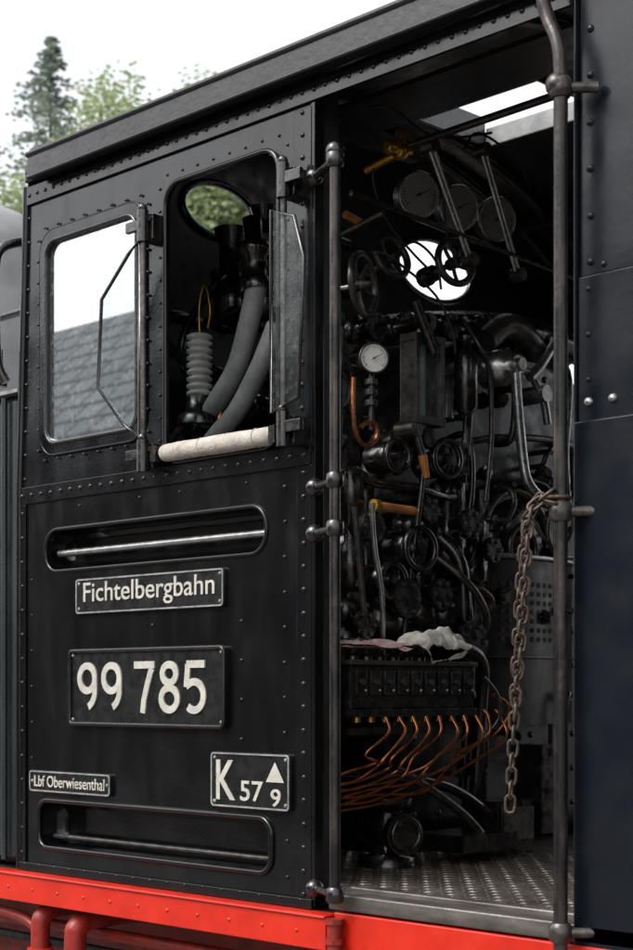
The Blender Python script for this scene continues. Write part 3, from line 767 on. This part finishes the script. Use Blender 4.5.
b.tube([(-3.80,y,1.62),(-3.80,y,1.72),(-3.775,y,1.78),(-3.75,y,1.70),(-3.76,y,1.64)],.0035,'brass',6)
b.tube([(-3.944,y-.1,1.77),(-3.92,y-.14,1.77),(-3.89,y-.14,1.70),(-3.89,y-.14,1.58),(-3.915,y-.1,1.54)],.009,'steel',8)
b.tube([(-3.72,y+.02,1.40),(-3.71,y,1.33),(-3.73,y-.02,1.27)],.009,'copper',8)
for k,(x,z,r,h) in enumerate(((-3.87,1.86,.06,.30),(-3.70,1.82,.05,.26),(-3.62,1.55,.06,.3),(-3.9,1.42,.05,.2),(-3.72,1.95,.045,.2))):
    b.lathe((x,y+.2,z-h/2),(0,0,1),[(0,r*.7),(.02,r),(h*.4,r),(h*.45,r*.7),(h*.8,r*.7),(h,r)],'inn',16)
for i in range(26):
    x=random.uniform(-4.1,-3.4);z=random.uniform(1.2,1.85);yy=random.uniform(.42,.65)
    x2=x+random.uniform(-.2,.2);z2=min(1.92,z+random.uniform(-.3,.2))
    b.tube([(x,yy+.1,z),(x,yy,z),(x2,yy,(z+z2)/2),(x2,yy,z2),(x2,yy+.15,z2)],random.uniform(.008,.024),random.choice(['inn','inn','iron','inn']),8)
    b.nut((x,yy-.03,z),A,random.uniform(.012,.025),random.choice(['inn','iron']))
b.bb(-4.15,-3.40,.60,.66,1.15,1.36,'inn')
b.build('injector_piping',LOCO)
# ---------------------------------------------------------------- ground and surroundings
b=B();b.add([(-400,-400,-1.2),(400,-400,-1.2),(400,400,-1.2),(-400,400,-1.2)],[(0,1,2,3)],'grav');b.build('ground')
b=B()
for y in(.85,1.85):
    b.bb(-60,40,y-.03,y+.03,-1.09,-1.02,'iron');b.bb(-60,40,y-.055,y+.055,-1.12,-1.095,'iron')
for i in range(90):b.bb(-50+i*.7,-50+i*.7+.24,.4,2.3,-1.19,-1.125,'sleeper')
b.build('railway_track')
E=empty('station_building')
b=B();b.bb(-44,0,-24,-15,-1.2,4.9,'stone')
for i in range(14):
    x=-42.5+i*3;b.bb(x,x+1.2,-14.99,-14.94,.3,2.4,'dark')
b.build('walls',E)
rt=bpy.data.materials.new('roof_slates');rt.use_nodes=True;N=rt.node_tree.nodes;L=rt.node_tree.links;p=N['Principled BSDF']
tc=N.new('ShaderNodeTexCoord');br=N.new('ShaderNodeTexBrick');br.inputs['Scale'].default_value=1.;br.inputs['Color1'].default_value=(.19,.20,.21,1);br.inputs['Color2'].default_value=(.30,.31,.32,1);br.inputs['Mortar'].default_value=(.02,.02,.02,1)
br.inputs['Mortar Size'].default_value=.06;br.inputs['Brick Width'].default_value=.8;br.inputs['Row Height'].default_value=.5
L.new(tc.outputs['Object'],br.inputs['Vector']);L.new(br.outputs[0],p.inputs['Base Color']);p.inputs['Roughness'].default_value=.6
M['slates']=rt
b=B();b.add([(-45,-14.2,4.6),(1,-14.2,4.6),(-2,-19.5,9.0),(-42,-19.5,9.0),(-45,-24.8,4.6),(1,-24.8,4.6)],[(0,1,2,3),(5,4,3,2),(1,5,2),(4,0,3)],'slates');b.build('roof',E)
def leafmat(name,a,c):
    m=bpy.data.materials.new(name);m.use_nodes=True;N=m.node_tree.nodes;L=m.node_tree.links;p=N['Principled BSDF']
    tc=N.new('ShaderNodeTexCoord');n=N.new('ShaderNodeTexNoise');n.inputs['Scale'].default_value=.9;cr=N.new('ShaderNodeValToRGB')
    cr.color_ramp.elements[0].position=.35;cr.color_ramp.elements[1].position=.65;cr.color_ramp.elements[0].color=(*a,1);cr.color_ramp.elements[1].color=(*c,1)
    L.new(tc.outputs['Object'],n.inputs['Vector']);L.new(n.outputs['Fac'],cr.inputs[0]);L.new(cr.outputs[0],p.inputs['Base Color']);p.inputs['Roughness'].default_value=.6
    t=N.new('ShaderNodeBsdfTranslucent');L.new(cr.outputs[0],t.inputs[0]);mx=N.new('ShaderNodeMixShader');mx.inputs[0].default_value=.45
    L.new(p.outputs[0],mx.inputs[1]);L.new(t.outputs[0],mx.inputs[2]);L.new(mx.outputs[0],N['Material Output'].inputs[0]);return m
M['leaf']=leafmat('leaf_hazed',(.22,.28,.13),(.36,.42,.23));M['needle']=leafmat('needles_hazed',(.15,.20,.16),(.22,.27,.21))  # distance haze is painted in: leaf and needle colours lightened beyond natural foliage
def quad(vs,fs,c,s):
    a=V((random.gauss(0,1),random.gauss(0,1),random.gauss(0,1))).normalized();_,u,w=frame(a);o=len(vs)
    vs+=[c+u*s,c+w*s*.6,c-u*s,c-w*s*.6];fs.append((o,o+1,o+2,o+3))
def broad(base,top,cr,n,name,seed):
    random.seed(seed);b=B();x,y=base;z0=-1.2
    b.cyl((x,y,z0),(x,y,z0+(top-z0)*.45),.35,'bark',10,.22)
    cen=V((x,y,top-cr*1.05));cl=[]
    for i in range(80):
        d=V((random.gauss(0,1),random.gauss(0,1),random.gauss(0,1))).normalized()*random.uniform(.3,1)
        cl.append((cen+V((d.x*cr,d.y*cr,d.z*cr*1.0)),random.uniform(.18,.34)*cr))
    for c,r in cl[:16]:b.tube([(x,y,z0+(top-z0)*.42),((x+c.x)/2,(y+c.y)/2,(z0+(top-z0)*.42+c.z)/2+.4),c],.07,'bark',6)
    vs=[];fs=[]
    for c,r in cl:
        for j in range(n//80):
            d=V((random.gauss(0,1),random.gauss(0,1),random.gauss(0,1))).normalized()*r*random.uniform(.3,1.08)
            quad(vs,fs,c+V((d.x,d.y,d.z*.8)),random.uniform(.06,.12))
    b.add(vs,fs,'leaf');b.build(name)
def conif(base,top,rb,name,seed):
    random.seed(seed);b=B();x,y=base;z0=-1.2;H_=top-z0
    b.cyl((x,y,z0),(x,y,top-.1),.3,'bark',8,.02);vs=[];fs=[]
    for lv in range(60):
        f=(lv+.3)/60;z=top-f*H_*.6;R=rb*f**.85*random.uniform(.6,1.2)+.10
        for k in range(6):
            t=random.uniform(0,6.28)
            for j in range(28):
                q=random.uniform(.1,1);c=V((x+math.cos(t)*R*q,y+math.sin(t)*R*q,z-.35*R*q*.6+random.uniform(-.1,.1)))+V((random.gauss(0,.1),random.gauss(0,.1),0))*(.4+R*.6)
                quad(vs,fs,c,random.uniform(.05,.12))
    b.add(vs,fs,'needle');b.build(name)
conif((-41.3,26.6),20.9,5.2,'conifer_tree',3)
conif((-47.0,26.0),19.0,5.5,'conifer_tree.001',4)
broad((-36.0,26.3),18.0,4.0,26000,'broadleaf_tree',11)
broad((-34.4,27.8),18.0,3.8,22000,'broadleaf_tree.001',12)
broad((-38.8,22.9),15.8,3.6,20000,'broadleaf_tree.002',13)
# ---------------------------------------------------------------- light, world, camera
W=bpy.data.worlds.new('World');S.world=W;W.use_nodes=True;N=W.node_tree.nodes;L=W.node_tree.links
el,az=math.radians(48),math.radians(200)
sk=N.new('ShaderNodeTexSky');sk.sky_type='NISHITA';sk.sun_disc=False;sk.sun_elevation=el;sk.sun_rotation=az;sk.dust_density=4
hs=N.new('ShaderNodeHueSaturation');hs.inputs['Saturation'].default_value=.15;hs.inputs['Value'].default_value=2.4
L.new(sk.outputs[0],hs.inputs['Color']);L.new(hs.outputs[0],N['Background'].inputs[0]);N['Background'].inputs[1].default_value=.15
ld=bpy.data.lights.new('sun','SUN');ld.energy=1.2;ld.angle=math.radians(25);ld.color=(1,.97,.93)
lo=bpy.data.objects.new('sun',ld);COL.objects.link(lo)
d=V((math.sin(az)*math.cos(el),math.cos(az)*math.cos(el),math.sin(el)))
lo.rotation_euler=d.to_track_quat('Z','Y').to_euler();lo.location=(0,-10,15)
cd=bpy.data.cameras.new('camera');cd.sensor_fit='VERTICAL';cd.sensor_height=36;cd.lens=1600/950*36;cd.shift_y=215/950;cd.clip_end=2000;cd.clip_start=.05
cd.dof.use_dof=True;cd.dof.focus_distance=4.4;cd.dof.aperture_fstop=5.6
co=bpy.data.objects.new('camera',cd);COL.objects.link(co);co.location=(0,-2.9326,.513);co.rotation_euler=(math.radians(90),0,math.radians(45))
S.camera=co
